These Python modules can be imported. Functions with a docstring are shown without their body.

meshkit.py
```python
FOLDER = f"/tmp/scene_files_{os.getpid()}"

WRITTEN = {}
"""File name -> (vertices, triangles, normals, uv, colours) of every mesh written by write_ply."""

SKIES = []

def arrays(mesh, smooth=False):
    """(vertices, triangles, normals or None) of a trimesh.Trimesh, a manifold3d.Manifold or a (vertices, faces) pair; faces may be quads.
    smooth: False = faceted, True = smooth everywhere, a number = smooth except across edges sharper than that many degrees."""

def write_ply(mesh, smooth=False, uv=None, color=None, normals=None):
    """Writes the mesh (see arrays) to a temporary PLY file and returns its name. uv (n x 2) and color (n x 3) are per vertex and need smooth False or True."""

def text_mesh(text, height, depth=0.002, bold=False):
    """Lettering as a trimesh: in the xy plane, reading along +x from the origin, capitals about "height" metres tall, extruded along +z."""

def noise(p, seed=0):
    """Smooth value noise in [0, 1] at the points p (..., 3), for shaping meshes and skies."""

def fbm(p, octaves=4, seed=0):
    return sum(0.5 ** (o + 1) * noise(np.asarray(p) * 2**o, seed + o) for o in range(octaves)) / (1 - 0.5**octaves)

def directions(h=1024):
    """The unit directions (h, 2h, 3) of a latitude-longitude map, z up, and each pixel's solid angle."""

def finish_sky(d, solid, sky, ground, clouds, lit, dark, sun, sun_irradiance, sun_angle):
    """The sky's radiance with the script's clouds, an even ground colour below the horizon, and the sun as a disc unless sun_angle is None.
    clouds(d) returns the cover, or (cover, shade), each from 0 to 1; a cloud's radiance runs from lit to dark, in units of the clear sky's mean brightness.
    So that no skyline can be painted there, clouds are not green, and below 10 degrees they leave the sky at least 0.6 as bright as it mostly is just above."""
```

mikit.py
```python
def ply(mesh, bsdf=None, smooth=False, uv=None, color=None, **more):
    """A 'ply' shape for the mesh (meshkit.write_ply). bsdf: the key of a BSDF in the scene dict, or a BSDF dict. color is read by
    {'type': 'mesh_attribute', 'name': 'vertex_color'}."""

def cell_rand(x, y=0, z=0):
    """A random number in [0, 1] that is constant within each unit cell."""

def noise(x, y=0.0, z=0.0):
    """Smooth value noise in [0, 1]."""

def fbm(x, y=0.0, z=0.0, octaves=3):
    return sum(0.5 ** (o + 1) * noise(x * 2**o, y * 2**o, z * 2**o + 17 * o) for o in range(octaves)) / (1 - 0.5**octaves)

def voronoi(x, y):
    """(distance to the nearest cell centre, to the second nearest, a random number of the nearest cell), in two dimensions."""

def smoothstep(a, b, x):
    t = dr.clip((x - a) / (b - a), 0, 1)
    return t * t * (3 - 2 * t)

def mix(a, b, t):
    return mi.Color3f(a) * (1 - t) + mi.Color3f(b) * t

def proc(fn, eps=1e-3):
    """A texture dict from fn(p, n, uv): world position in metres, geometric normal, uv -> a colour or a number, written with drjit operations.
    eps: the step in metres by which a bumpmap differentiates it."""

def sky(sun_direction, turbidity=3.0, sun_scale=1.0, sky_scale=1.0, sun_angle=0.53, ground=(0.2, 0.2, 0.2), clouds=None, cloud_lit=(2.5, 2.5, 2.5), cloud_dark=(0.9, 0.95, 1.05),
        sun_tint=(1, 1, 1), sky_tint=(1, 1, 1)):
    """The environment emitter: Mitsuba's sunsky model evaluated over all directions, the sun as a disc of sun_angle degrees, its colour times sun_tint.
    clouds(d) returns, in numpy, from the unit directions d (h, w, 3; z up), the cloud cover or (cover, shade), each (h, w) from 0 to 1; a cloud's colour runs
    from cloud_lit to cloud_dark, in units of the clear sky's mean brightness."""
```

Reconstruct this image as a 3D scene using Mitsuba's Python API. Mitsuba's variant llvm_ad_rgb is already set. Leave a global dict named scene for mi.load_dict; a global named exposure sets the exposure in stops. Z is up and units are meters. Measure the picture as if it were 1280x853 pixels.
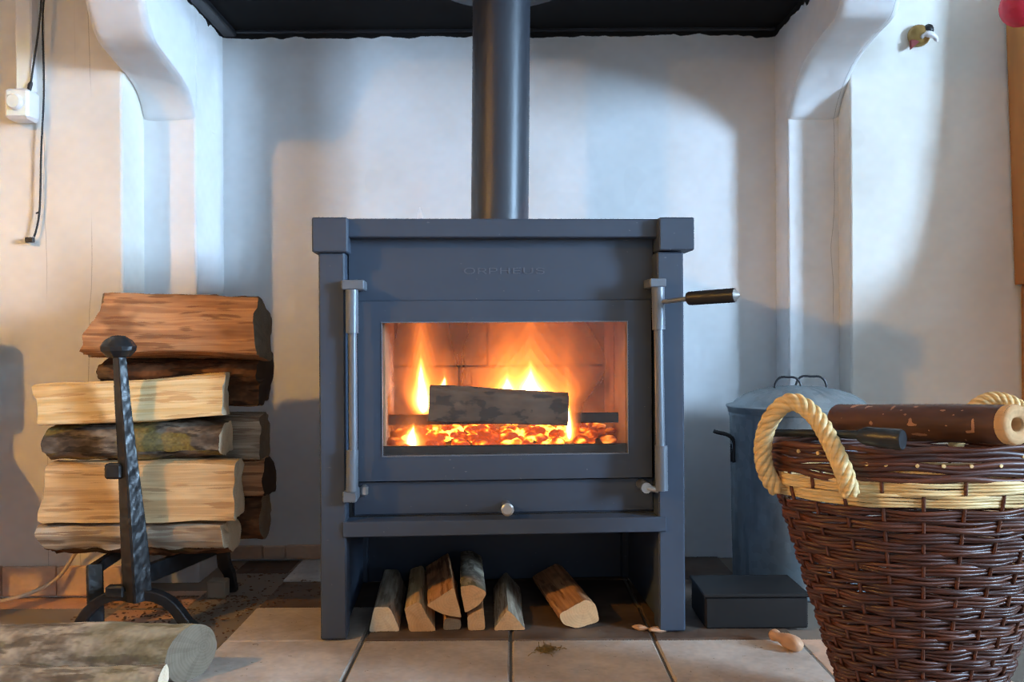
import math, random
import numpy as np, trimesh, drjit as dr, mitsuba as mi
from shapely.geometry import Polygon, box as sbox
import mikit, meshkit
from mikit import ply, proc, noise, fbm, voronoi, cell_rand, smoothstep, mix
T = mi.ScalarTransform4f
R = random.Random(7)
PI = math.pi
scene, labels = {'type': 'scene'}, {}

# ------------------------------------------------------------------ camera, light, exposure
exposure = -0.20
ROLL = math.radians(.35)
scene['camera'] = {'type': 'perspective', 'fov': 2 * math.degrees(math.atan(640 / 1150)), 'fov_axis': 'x', 'near_clip': .05, 'far_clip': 60,
                   'to_world': T().look_at(origin=[0, -1.737, .57], target=[0, 0, .57], up=[math.sin(ROLL), 0, math.cos(ROLL)])}
WINDOW = (80., 122., 172.)         # daylight through the side window
LAMP = (3500., 1800., 310.)         # warm bulb of the unseen lamp that lights the left wall
SHADE = (5.5, 2.2, .35)            # its glowing shade, out of view, placed to light the upper left wall orange
FRONT = (.9, 1.35, 1.95)            # unseen window behind the camera, placed for bluish light on the fronts
FIRE = 4.8

# ------------------------------------------------------------------ helpers
def lin(r, g, b):
    return [(c / 255 / 12.92 if c / 255 <= .04045 else ((c / 255 + .055) / 1.055) ** 2.4) for c in (r, g, b)]

def numbered(name):
    used = lambda k: k in scene or k in labels or any(q.startswith(k + '__') for q in scene)
    if not used(name): return name
    n = 1
    while used(f'{name}_{n:03d}'): n += 1
    return f'{name}_{n:03d}'

def tag(key, label=None, cat=None, group=None, kind=None):
    d = labels.setdefault(key, {})
    if label: d['label'] = label
    if cat: d['category'] = cat
    if group: d['group'] = group
    if kind: d['kind'] = kind
    return key

def thing(name, label, cat, group=None):
    return tag(numbered(name), label, cat, group)

def obj(name, mesh, mat, parent=None, smooth=False, uv=None, M=None, **more):
    key = numbered((parent + '__' if parent else '') + name)
    if M is not None:
        if isinstance(mesh, tuple): mesh = trimesh.Trimesh(*mesh, process=False)
        mesh = mesh.copy(); mesh.apply_transform(M)
    scene[key] = ply(mesh, mat, smooth=smooth, uv=uv, **more)
    return key

def struct(name, mesh, mat, parent=None, **k):
    key = obj(name, mesh, mat, parent, **k)
    if not parent: tag(key, kind='structure')
    return key

def cat(ms): return trimesh.util.concatenate(ms)

def cbox(x0, x1, y0, y1, z0, z1, c=.002):
    c = min(c, .45 * min(x1 - x0, y1 - y0, z1 - z0))
    pts = []
    for sx in (0, 1):
        for sy in (0, 1):
            for sz in (0, 1):
                X, Y, Z = (x1, x0)[sx == 0], (y1, y0)[sy == 0], (z1, z0)[sz == 0]
                dx, dy, dz = (c if sx == 0 else -c), (c if sy == 0 else -c), (c if sz == 0 else -c)
                pts += [(X, Y + dy, Z + dz), (X + dx, Y, Z + dz), (X + dx, Y + dy, Z)]
    return trimesh.convex.convex_hull(np.array(pts))

def tube(pts, rad, sides=8, caps=True):
    p = np.asarray(pts, float); n = len(p)
    rad = np.broadcast_to(np.asarray(rad, float), (n,))
    t = np.gradient(p, axis=0); t /= np.linalg.norm(t, axis=1, keepdims=True) + 1e-12
    a = np.zeros_like(p)
    ref = np.array([0, 0, 1.]) if abs(t[0, 2]) < .9 else np.array([1., 0, 0])
    a[0] = np.cross(t[0], ref); a[0] /= np.linalg.norm(a[0])
    for i in range(1, n):
        v = a[i - 1] - t[i] * (a[i - 1] @ t[i]); a[i] = v / (np.linalg.norm(v) + 1e-12)
    b = np.cross(t, a)
    ang = np.arange(sides) * 2 * PI / sides
    v = p[:, None] + rad[:, None, None] * (np.cos(ang)[None, :, None] * a[:, None] + np.sin(ang)[None, :, None] * b[:, None])
    i, j = np.meshgrid(np.arange(n - 1), np.arange(sides), indexing='ij')
    q = np.stack([i * sides + j, i * sides + (j + 1) % sides, (i + 1) * sides + (j + 1) % sides, (i + 1) * sides + j], -1).reshape(-1, 4)
    f = np.vstack([q[:, [0, 1, 2]], q[:, [0, 2, 3]]]); v = v.reshape(-1, 3)
    if caps:
        k = len(v); v = np.vstack([v, p[:1], p[-1:]]); J = np.arange(sides)
        f = np.vstack([f, np.stack([(J + 1) % sides, J, 0 * J + k], 1), np.stack([(n - 1) * sides + J, (n - 1) * sides + (J + 1) % sides, 0 * J + k + 1], 1)])
    return trimesh.Trimesh(v, f, process=False)

def loop_tube(p, rad, sides=6):
    p = np.asarray(p, float); n = len(p)
    t = np.roll(p, -1, 0) - np.roll(p, 1, 0); t /= np.linalg.norm(t, axis=1, keepdims=True)
    a = np.cross(t, [0, 0, 1.]); a /= np.linalg.norm(a, axis=1, keepdims=True); b = np.cross(t, a)
    ang = np.arange(sides) * 2 * PI / sides
    rad = np.broadcast_to(rad, (n,))
    v = p[:, None] + rad[:, None, None] * (np.cos(ang)[None, :, None] * a[:, None] + np.sin(ang)[None, :, None] * b[:, None])
    i, j = np.meshgrid(np.arange(n), np.arange(sides), indexing='ij'); i2 = (i + 1) % n
    q = np.stack([i * sides + j, i * sides + (j + 1) % sides, i2 * sides + (j + 1) % sides, i2 * sides + j], -1).reshape(-1, 4)
    return trimesh.Trimesh(v.reshape(-1, 3), np.vstack([q[:, [0, 1, 2]], q[:, [0, 2, 3]]]), process=False)

def spline(pts, n=40):
    from scipy.interpolate import CubicSpline
    p = np.asarray(pts, float); d = np.r_[0, np.cumsum(np.linalg.norm(np.diff(p, axis=0), axis=1))]
    return CubicSpline(d, p)(np.linspace(0, d[-1], n))

def lathe(prof, sides=48):
    return trimesh.creation.revolve(np.asarray(prof, float), sections=sides)

def place(m, x=0, y=0, z=0, rz=0):
    m = m.copy(); M = trimesh.transformations.rotation_matrix(math.radians(rz), [0, 0, 1]); M[:3, 3] = (x, y, z)
    m.apply_transform(M); return m

def prism_y(poly, y0, y1):
    """polygon in (x, z) extruded along y"""
    m = trimesh.creation.extrude_polygon(poly if isinstance(poly, Polygon) else Polygon(poly), y1 - y0, engine='earcut')
    v = m.vertices.copy(); m.vertices = np.stack([v[:, 0], y1 - v[:, 2], v[:, 1]], 1); return m

def prism_x(poly, x0, x1):
    """polygon in (y, z) extruded along x"""
    m = trimesh.creation.extrude_polygon(poly if isinstance(poly, Polygon) else Polygon(poly), x1 - x0, engine='earcut')
    v = m.vertices.copy(); m.vertices = np.stack([x0 + v[:, 2], v[:, 0], v[:, 1]], 1); return m

def frame(o, d, up=(0, 0, 1)):
    """matrix whose local x runs along d, local z near up"""
    d = np.asarray(d, float); d /= np.linalg.norm(d)
    z = np.asarray(up, float) - d * np.dot(up, d); z /= np.linalg.norm(z)
    M = np.eye(4); M[:3, 0] = d; M[:3, 1] = np.cross(z, d); M[:3, 2] = z; M[:3, 3] = o
    return M

# ------------------------------------------------------------------ materials
def P(color, rough=.6, **k):
    c = color if isinstance(color, dict) else {'type': 'rgb', 'value': list(color)}
    return {'type': 'twosided', 'bsdf': {'type': 'principled', 'base_color': c, 'roughness': rough, 'specular': k.pop('spec', .4), **k}}
def bump(b, fn, scale, eps=2e-3):
    return {'type': 'twosided', 'bsdf': {'type': 'bumpmap', 'arbitrary': {**proc(fn, eps)}, 'scale': scale, 'bsdf': b['bsdf']}}
def mat(name, b): scene[name] = b; return name

def plaster(base, paint=False, cracks=False):
    def fn(p, n, uv):
        a = fbm(p.x * 6, p.y * 6, p.z * 4, 3); b = noise(p.x * 60, p.y * 60, p.z * 60)
        c = mix([base[0] * .93, base[1] * .925, base[2] * .91], base, smoothstep(.25, .65, a)) * (0.975 + .05 * b)
        s = smoothstep(.71, .76, noise(p.x * 19, p.y * 17, p.z * 16 + 3)) * smoothstep(.5, .7, noise(p.x * 5, p.y * 5, p.z * 5 + 9))
        c = c * (1 - .03 * s)
        if cracks:
            for x0, k in ((-.985, 1.), (-.957, 5.), (-1.06, 9.), (.822, 3.)):
                d = dr.abs(p.x - x0 - .02 * (fbm(p.z * 5, k, 0, 3) - .5)); c = mix(c, c * .72, (1 - smoothstep(.0004, .0015, d)) * smoothstep(.35, .6, noise(p.z * 4, k * 7)))
        if paint:
            edge = 1.3745 + .014 * (fbm(p.x * 30, p.y * 30, 3., 3) - .5) - .016 * smoothstep(.62, .8, noise(p.x * 9, p.y * 9, 1.)) * noise(p.x * 70, p.y * 70, 2.)
            c = mix(c, [.012, .011, .011], smoothstep(-.0012, .0012, p.z - edge))
        return c
    return fn
def plaster_bump(p, n, uv): return .8 * fbm(p.x * 9, p.y * 9, p.z * 7, 3) + .2 * noise(p.x * 70, p.y * 70, p.z * 70)
mat('plaster_niche', bump(P(proc(plaster((.80, .80, .80), paint=True, cracks=True)), .85, spec=.2), plaster_bump, .006))
mat('plaster_wall', bump(P(proc(plaster((.80, .77, .705), cracks=True)), .85, spec=.2), plaster_bump, .006))
mat('unseen_room_paint', P((.36, .34, .31), .9))  # for unseen room walls, kept dark to cut bounced light
mat('ceiling_black', bump(P((.006, .0055, .0055), .8, spec=.15), plaster_bump, .008))
mat('batten_black', P((.02, .021, .025), .45))

def tile_fn(c1, c2, soil):
    def fn(p, n, uv):
        a = fbm(p.x * 7, p.y * 7, p.z * 7, 4); b = fbm(p.x * 120, p.y * 120, p.z * 120, 2)
        c = mix(c1, c2, smoothstep(.25, .75, a)) * (.90 + .2 * b)
        k = smoothstep(.45, .8, fbm(p.x * 8 + 5, p.y * 11, p.z * 8 + 8., 5)) * soil
        c = mix(c, [.16, .125, .10], k)
        s = smoothstep(.95, .97, noise(p.x * 110 + 3 * b, p.y * 90, p.z * 90 + 2.)); return mix(c, [.14, .11, .085], s * .6)
    return fn
def tile_bump(p, n, uv): return .6 * fbm(p.x * 12, p.y * 12, 3., 3) + .4 * fbm(p.x * 90, p.y * 90, 1., 2)
mat('tile_pale', bump(P(proc(tile_fn(lin(166, 150, 136), lin(190, 176, 162), .3)), .62), tile_bump, .004))
mat('tile_clay', bump(P(proc(tile_fn(lin(186, 140, 112), lin(205, 166, 138), .35)), .62), tile_bump, .004))
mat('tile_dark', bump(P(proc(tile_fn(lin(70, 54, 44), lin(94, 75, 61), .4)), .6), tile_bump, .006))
mat('tile_grey', bump(P(proc(tile_fn(lin(170, 170, 168), lin(198, 198, 196), .3)), .6), tile_bump, .006))
mat('mortar', P(lin(120, 108, 96), .95))
mat('skirting', P(proc(tile_fn(lin(205, 172, 146), lin(220, 190, 164), .12)), .6))

def stove_fn(p, n, uv):
    a = fbm(p.x * 7, p.y * 7, p.z * 7, 3); d = smoothstep(.95, .97, noise(p.x * 130, p.y * 130, p.z * 130))
    c = mix([.040, .053, .078], [.052, .066, .092], a)
    return mix(c, [.19, .19, .2], d * .45)
mat('stove_paint', P(proc(stove_fn), .46, spec=.45))
mat('lettering_pale', P((.085, .10, .13), .5))  # lighter than the stove so the raised letters stand out
mat('stove_dark', P((.012, .012, .013), .6))
mat('steel_grey', P((.17, .19, .22), .36, metallic=.35))
mat('steel_bright', P((.62, .61, .6), .25, metallic=.9))
mat('grip_black', P((.016, .015, .015), .42))
mat('pipe_paint', P((.034, .038, .048), .38, spec=.5))
mat('glass', {'type': 'thindielectric', 'int_ior': 1.5})
def brick_fn(p, n, uv):
    a = fbm(p.x * 22, p.y * 22, p.z * 22, 3); s = smoothstep(.5, .75, fbm(p.x * 6 + 3, p.y * 6, p.z * 7, 3))
    return mix(mix([.22, .125, .07], [.30, .175, .10], a), [.07, .045, .03], s * .75)
mat('fire_brick', P(proc(brick_fn), .9, spec=.1))
def char_fn(p, n, uv):
    crack = smoothstep(.56, .66, fbm(uv.x * 30, uv.y * 45, 9., 4)); a = fbm(uv.x * 30, uv.y * 60, 3., 3)
    return mix(mix([.062, .038, .024], [.13, .085, .055], a), [.03, .022, .018], crack * .8)
mat('charred', P(proc(char_fn), .9, spec=.1))

def wood_fn(c1, c2, c3, stain=.25):
    def fn(p, n, uv):
        g = fbm(uv.x * 7, uv.y * 170, 1., 4); f = noise(uv.x * 22, uv.y * 620, 5.); w = fbm(uv.x * 11 + 2, uv.y * 22, 7., 3)
        c = mix(c1, c2, smoothstep(.25, .75, g)) * (.92 + .16 * f)
        c = mix(c, c3, smoothstep(.60, .72, fbm(uv.x * 13, uv.y * 130, 11., 3)) * .7)
        return mix(c, c3, smoothstep(.55, .75, w) * stain)
    return fn
WOODS = {'red': (lin(164, 114, 78), lin(192, 142, 100), lin(118, 76, 50)), 'pale': (lin(214, 178, 120), lin(232, 204, 154), lin(196, 150, 98)),
         'tan': (lin(196, 158, 112), lin(218, 186, 140), lin(164, 122, 82)), 'grey': (lin(150, 132, 112), lin(186, 170, 148), lin(120, 98, 78))}
for k, v in WOODS.items(): mat('wood_' + k, P(proc(wood_fn(*v, stain=.6 if k in ('grey', 'red') else .25)), .75, spec=.25))
def bark_fn(c1, c2, c3, moss, mossc):
    def fn(p, n, uv):
        a = fbm(uv.x * 28, uv.y * 48, 2., 4); c = mix(c1, c2, smoothstep(.25, .75, a)) * (.85 + .3 * noise(uv.x * 160, uv.y * 190, 8.))
        c = mix(c, c3, smoothstep(.52, .68, fbm(uv.x * 22, uv.y * 75, 21., 4)) * .7)
        m = smoothstep(.5, .62, fbm(uv.x * 13 + 4, uv.y * 16, 5., 4)) * moss
        return mix(c, mix(mossc, [mossc[0] * .5, mossc[1] * .5, mossc[2] * .4], noise(uv.x * 240, uv.y * 240, 9.)), m)
    return fn
mat('bark_brown', P(proc(bark_fn(lin(84, 56, 38), lin(122, 84, 56), lin(40, 26, 18), .15, lin(120, 110, 50))), .9, spec=.15))
mat('bark_moss', P(proc(bark_fn(lin(78, 66, 56), lin(128, 116, 102), lin(36, 28, 22), .7, lin(142, 122, 62))), .9, spec=.15))
mat('bark_grey', P(proc(bark_fn(lin(104, 92, 78), lin(158, 146, 128), lin(78, 66, 52), .35, lin(128, 122, 84))), .85, spec=.2))
def smooth_bark(p, n, uv):
    a = fbm(uv.x * 14, uv.y * 60, 2., 3); d = smoothstep(.86, .90, noise(uv.x * 90, uv.y * 130, 5.))
    return mix(mix(lin(56, 38, 33), lin(98, 68, 55), a), lin(186, 140, 114), d * .7)
mat('bark_smooth', P(proc(smooth_bark), .45, spec=.4))
def end_fn(c1, c2):
    def fn(p, n, uv):
        r = dr.sqrt(uv.x * uv.x + uv.y * uv.y); a = dr.atan2(uv.y, uv.x)
        w = r + .003 * fbm(a * 2, r * 30, 0., 2); ring = .5 + .5 * dr.sin(w * 2 * PI / .0052 + 3 * noise(w * 260))
        c = mix(c1, c2, ring * .25 + .6 * fbm(uv.x * 60, uv.y * 60, 3., 3))
        ray = smoothstep(.72, .78, noise(a * 9, r * 8, 4.)) * smoothstep(.004, .02, r)
        return mix(c, [c1[0] * .45, c1[1] * .4, c1[2] * .36], ray * .15)
    return fn
mat('end_pale', P(proc(end_fn(lin(208, 184, 150), lin(232, 216, 190))), .85, spec=.15))
mat('end_tan', P(proc(end_fn(lin(186, 142, 100), lin(212, 170, 124))), .85, spec=.15))
mat('end_grey', P(proc(end_fn(lin(112, 98, 82), lin(138, 124, 106))), .85, spec=.15))
mat('hole_dark', P((.05, .03, .02), .9))

def iron_fn(p, n, uv):
    return mix([.006, .007, .009], [.018, .019, .021], fbm(p.x * 60, p.y * 60, p.z * 60, 3))
mat('wrought_iron', bump(P(proc(iron_fn), .38, spec=.55), lambda p, n, uv: fbm(p.x * 90, p.y * 90, p.z * 60, 2), .003))
mat('concrete', P(lin(140, 128, 112), .9))
def zinc_fn(p, n, uv):
    d1, d2, r = voronoi(uv.x * 60, uv.y * 60); a = fbm(uv.x * 12, uv.y * 7, 3., 4)
    c = mix([.20, .245, .27], [.30, .35, .37], a) * (.9 + .2 * r)
    s = smoothstep(.58, .72, fbm(uv.x * 20, uv.y * 5, 9., 4)); return mix(c, [.12, .14, .155], s * .55)
mat('zinc', P(proc(zinc_fn), .42, metallic=.45, spec=.5))
mat('wire_dark', P((.03, .03, .033), .4, metallic=.5))
def willow(c1, c2):
    def fn(p, n, uv): return mix(c1, c2, fbm(p.x * 40, p.y * 40, p.z * 160, 3)) * (.8 + .4 * noise(p.x * 25, p.y * 25, p.z * 300))
    return fn
mat('willow_dark', P(proc(willow(lin(48, 23, 16), lin(84, 44, 30))), .42, spec=.5))
mat('willow_red', P(proc(willow(lin(66, 32, 20), lin(106, 58, 36))), .42, spec=.5))
mat('willow_cream', P(proc(willow(lin(206, 166, 106), lin(232, 204, 150))), .5, spec=.4))
mat('box_black', P((.010, .0095, .0095), .5))
mat('turned_wood', P(proc(lambda p, n, uv: mix(lin(186, 140, 106), lin(206, 164, 130), fbm(p.x * 60, p.y * 60, p.z * 60, 2))), .5))
mat('white_plastic', P((.80, .78, .78), .28, spec=.5))
mat('cord_black', P((.02, .02, .022), .5))
mat('cord_beige', P(lin(205, 180, 150), .5))
mat('brass', P(lin(150, 118, 66), .4, metallic=.4))
mat('enamel_red', P(lin(196, 40, 58), .45))
mat('maroon', P(lin(120, 38, 34), .5))
def cab_fn(p, n, uv): return mix(lin(150, 90, 40), lin(188, 124, 62), fbm(p.x * 25, p.y * 25, p.z * 3, 4))
mat('cabinet_wood', P(proc(cab_fn), .4))
mat('blue_cloth', P(proc(lambda p, n, uv: mix(lin(26, 34, 52), lin(190, 196, 206), smoothstep(.78, .84, noise(p.x * 90, p.y * 90, p.z * 90)))), .8))
mat('lamp_metal', P((.05, .05, .05), .5))
mat('window_frame', P((.75, .75, .74), .5))
mat('moss_dry', P(lin(120, 96, 52), .95))
mat('crumb', P(lin(92, 64, 45), .95))
mat('flame_air', {'type': 'null'})
mat('black_body', {'type': 'diffuse', 'reflectance': {'type': 'rgb', 'value': [.05, .03, .02]}})

# ------------------------------------------------------------------ the room shell
BACK = .693
struct('wall_niche_back', cbox(-.80, .80, BACK, BACK + .08, -.02, 1.45, .001), 'plaster_niche')
def wall_poly(pts, z0, z1):
    """plan polygon with softly rounded corners, extruded up"""
    pg = Polygon(pts).buffer(-.008).buffer(.008, quad_segs=5)
    m = trimesh.creation.extrude_polygon(pg, z1 - z0, engine='earcut'); m.apply_translation([0, 0, z0]); return m
struct('wall_niche_left', wall_poly([(-.90, .473), (-.755, .473), (-.761, .76), (-.90, .76)], -.02, 1.45), 'plaster_niche', smooth=40)
struct('wall_niche_right', wall_poly([(.703, .602), (.86, .602), (.86, .76), (.695, .76)], -.02, 1.45), 'plaster_niche', smooth=40)
struct('wall_left', wall_poly([(-3.4, .353), (-.882, .353), (-.882, .60), (-3.4, .60)], -.02, 2.6), 'plaster_wall', smooth=40)
struct('wall_right', wall_poly([(.832, .522), (4.9, .522), (4.9, .74), (.832, .74)], -.02, 2.6), 'plaster_wall', smooth=40)

def corbel(prof, x0, x1, back):
    from scipy.interpolate import PchipInterpolator
    y = [q[0] for q in prof]; z = [q[1] for q in prof]; t = np.linspace(0, 1, len(prof)); tt = np.linspace(0, 1, 40)
    Y, Z = PchipInterpolator(t, y)(tt), PchipInterpolator(t, z)(tt)
    rows = []
    xs = np.r_[x0, x0 + .006, np.linspace(x0 + .02, x1 - .02, 6), x1 - .006, x1]
    for i, x in enumerate(xs):
        ins = .007 if i in (0, len(xs) - 1) else (.0015 if i in (1, len(xs) - 2) else 0)
        pts = np.stack([np.full(40, x), Y + ins, Z + ins * .6], 1)
        pts[:, 1] += .006 * (meshkit.fbm(pts * 9, 3, 5) - .5); pts[:, 2] += .006 * (meshkit.fbm(pts * 9 + 7, 3, 6) - .5)
        pts = np.vstack([pts, [[x, back, Z[-1]], [x, back, Z[0] + ins * .6]]])
        rows.append(pts)
    rows = np.array(rows); n, k = rows.shape[:2]; f = []
    for i in range(n - 1):
        for j in range(k):
            a, b, c, d = i * k + j, i * k + (j + 1) % k, (i + 1) * k + (j + 1) % k, (i + 1) * k + j
            f += [(a, b, c), (a, c, d)]
    v = rows.reshape(-1, 3)
    for e, flip in ((0, True), (n - 1, False)):
        pl = Polygon(rows[e][:, 1:]); vv, ff = trimesh.creation.triangulate_polygon(pl, engine='earcut')
        o = len(v); v = np.vstack([v, np.c_[np.full(len(vv), rows[e][0, 0]), vv]]); f += [tuple(o + q[::-1 if flip else 1]) for q in ff]
    m = trimesh.Trimesh(v, np.array(f), process=True); m.fix_normals(); return m
CL = [(.485, 1.100), (.468, 1.108), (.452, 1.135), (.425, 1.160), (.376, 1.180), (.30, 1.196), (.225, 1.213), (.188, 1.245), (.160, 1.29), (.125, 1.345), (.09, 1.42), (.09, 1.47)]
CR = [(.610, 1.125), (.595, 1.133), (.565, 1.165), (.515, 1.205), (.44, 1.237), (.34, 1.253), (.25, 1.262), (.215, 1.288), (.185, 1.33), (.14, 1.38), (.10, 1.43), (.09, 1.47)]
struct('trim_1', corbel(CL, -.882, -.757, .62), 'plaster_niche', smooth=35)
struct('trim_2', corbel(CR, .703, .832, .70), 'plaster_niche', smooth=35)
struct('ceiling_niche', cbox(-.757, .703, .12, BACK + .02, 1.392, 1.43, .001), 'ceiling_black')
k = struct('trim_3', cat([cbox(-.757, -.722, .12, BACK, 1.377, 1.40, .003), cbox(-.757, .70, BACK - .012, BACK, 1.384, 1.40, .003)]), 'batten_black')
struct('trim_4', cbox(-1.02, .98, -.02, .60, 1.43, 1.53, .008), 'plaster_wall')
struct('wall_chimney', cbox(-.90, .86, .10, .66, 1.53, 2.62, .01), 'plaster_wall')
# the unseen rest of the room, kept dark to limit bounced light
struct('wall_room_right', cbox(4.8, 4.9, -4.1, .74, -.02, 2.62, .001), 'unseen_room_paint')
struct('wall_room_left', cbox(-3.5, -3.4, -4.1, .6, -.02, 2.62, .001), 'unseen_room_paint')
struct('wall_room_front', cbox(-3.5, 4.9, -4.2, -4.1, -.02, 2.62, .001), 'unseen_room_paint')
struct('ceiling', cbox(-3.5, 4.9, -4.2, .74, 2.6, 2.7, .001), 'unseen_room_paint')

# skirting tiles of the left wall and the niche
def skirting(name, tiles, M=None):
    first = None
    for (x0, x1, y, h) in tiles:
        if first is None:
            first = struct(name, cbox(x0, x1, y - .014, y, .0, h, .002), 'skirting')
        else: obj('tile', cbox(x0, x1, y - .014 - .001 * R.random(), y, .0, h, .002), 'skirting', first)
skirting('baseboard_left', [(-1.155, -1.0335, .353, .066), (-1.031, -.884, .353, .066), (-1.37, -1.158, .353, .067), (-1.60, -1.373, .353, .066)])
skirting('baseboard_back', [(-.757, -.66, BACK, .035), (-.657, -.60, BACK, .034), (-.597, -.46, BACK, .036), (-.457, -.26, BACK, .035)])

# ------------------------------------------------------------------ floor of tiles
FL = struct('floor', cbox(-3.5, 4.9, -4.2, .76, -.10, -.006, .001), 'mortar')
def tile(x0, x1, y0, y1, m, dz=0.):
    g = .003
    j = lambda: .0015 * (R.random() - .5)
    z = dz + .0025 * (R.random() - .5)
    b = cbox(x0 + g + j(), x1 - g + j(), y0 + g + j(), y1 - g + j(), -.02, z, .003)
    obj('tile', b, m, FL)
rows = [-1.16, -.86, -.565, -.27, .018, .245]
cols = [-.557, -.288, -.006, .268, .542]
for yi in range(len(rows) - 1):
    for xi in range(len(cols) - 1):
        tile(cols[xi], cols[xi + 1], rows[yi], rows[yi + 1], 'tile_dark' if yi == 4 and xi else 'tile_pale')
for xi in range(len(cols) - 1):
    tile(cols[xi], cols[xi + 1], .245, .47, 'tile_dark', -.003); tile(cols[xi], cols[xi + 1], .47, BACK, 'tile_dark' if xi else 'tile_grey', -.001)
ly = [-1.16, -.85, -.54, -.235, .03, .255, .40, .55, BACK]
lx = [-1.82, -1.49, -1.155, -.86, -.705, -.557]
for yi in range(len(ly) - 1):
    for xi in range(5):
        if ly[yi + 1] > .41 and xi < 4: continue
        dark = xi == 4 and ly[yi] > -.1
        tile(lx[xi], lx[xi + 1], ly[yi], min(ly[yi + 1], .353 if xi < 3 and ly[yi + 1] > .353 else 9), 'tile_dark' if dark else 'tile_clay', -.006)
rx = [.542, .84, 1.14, 1.44]
for yi in range(len(ly) - 1):
    for xi in range(3):
        if ly[yi] >= .5 and xi: continue
        tile(rx[xi], rx[xi + 1], ly[yi], ly[yi + 1], 'tile_clay' if (xi == 0 and ly[yi] > -.5 and ly[yi + 1] < .2) else 'tile_grey', -.006)

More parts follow.
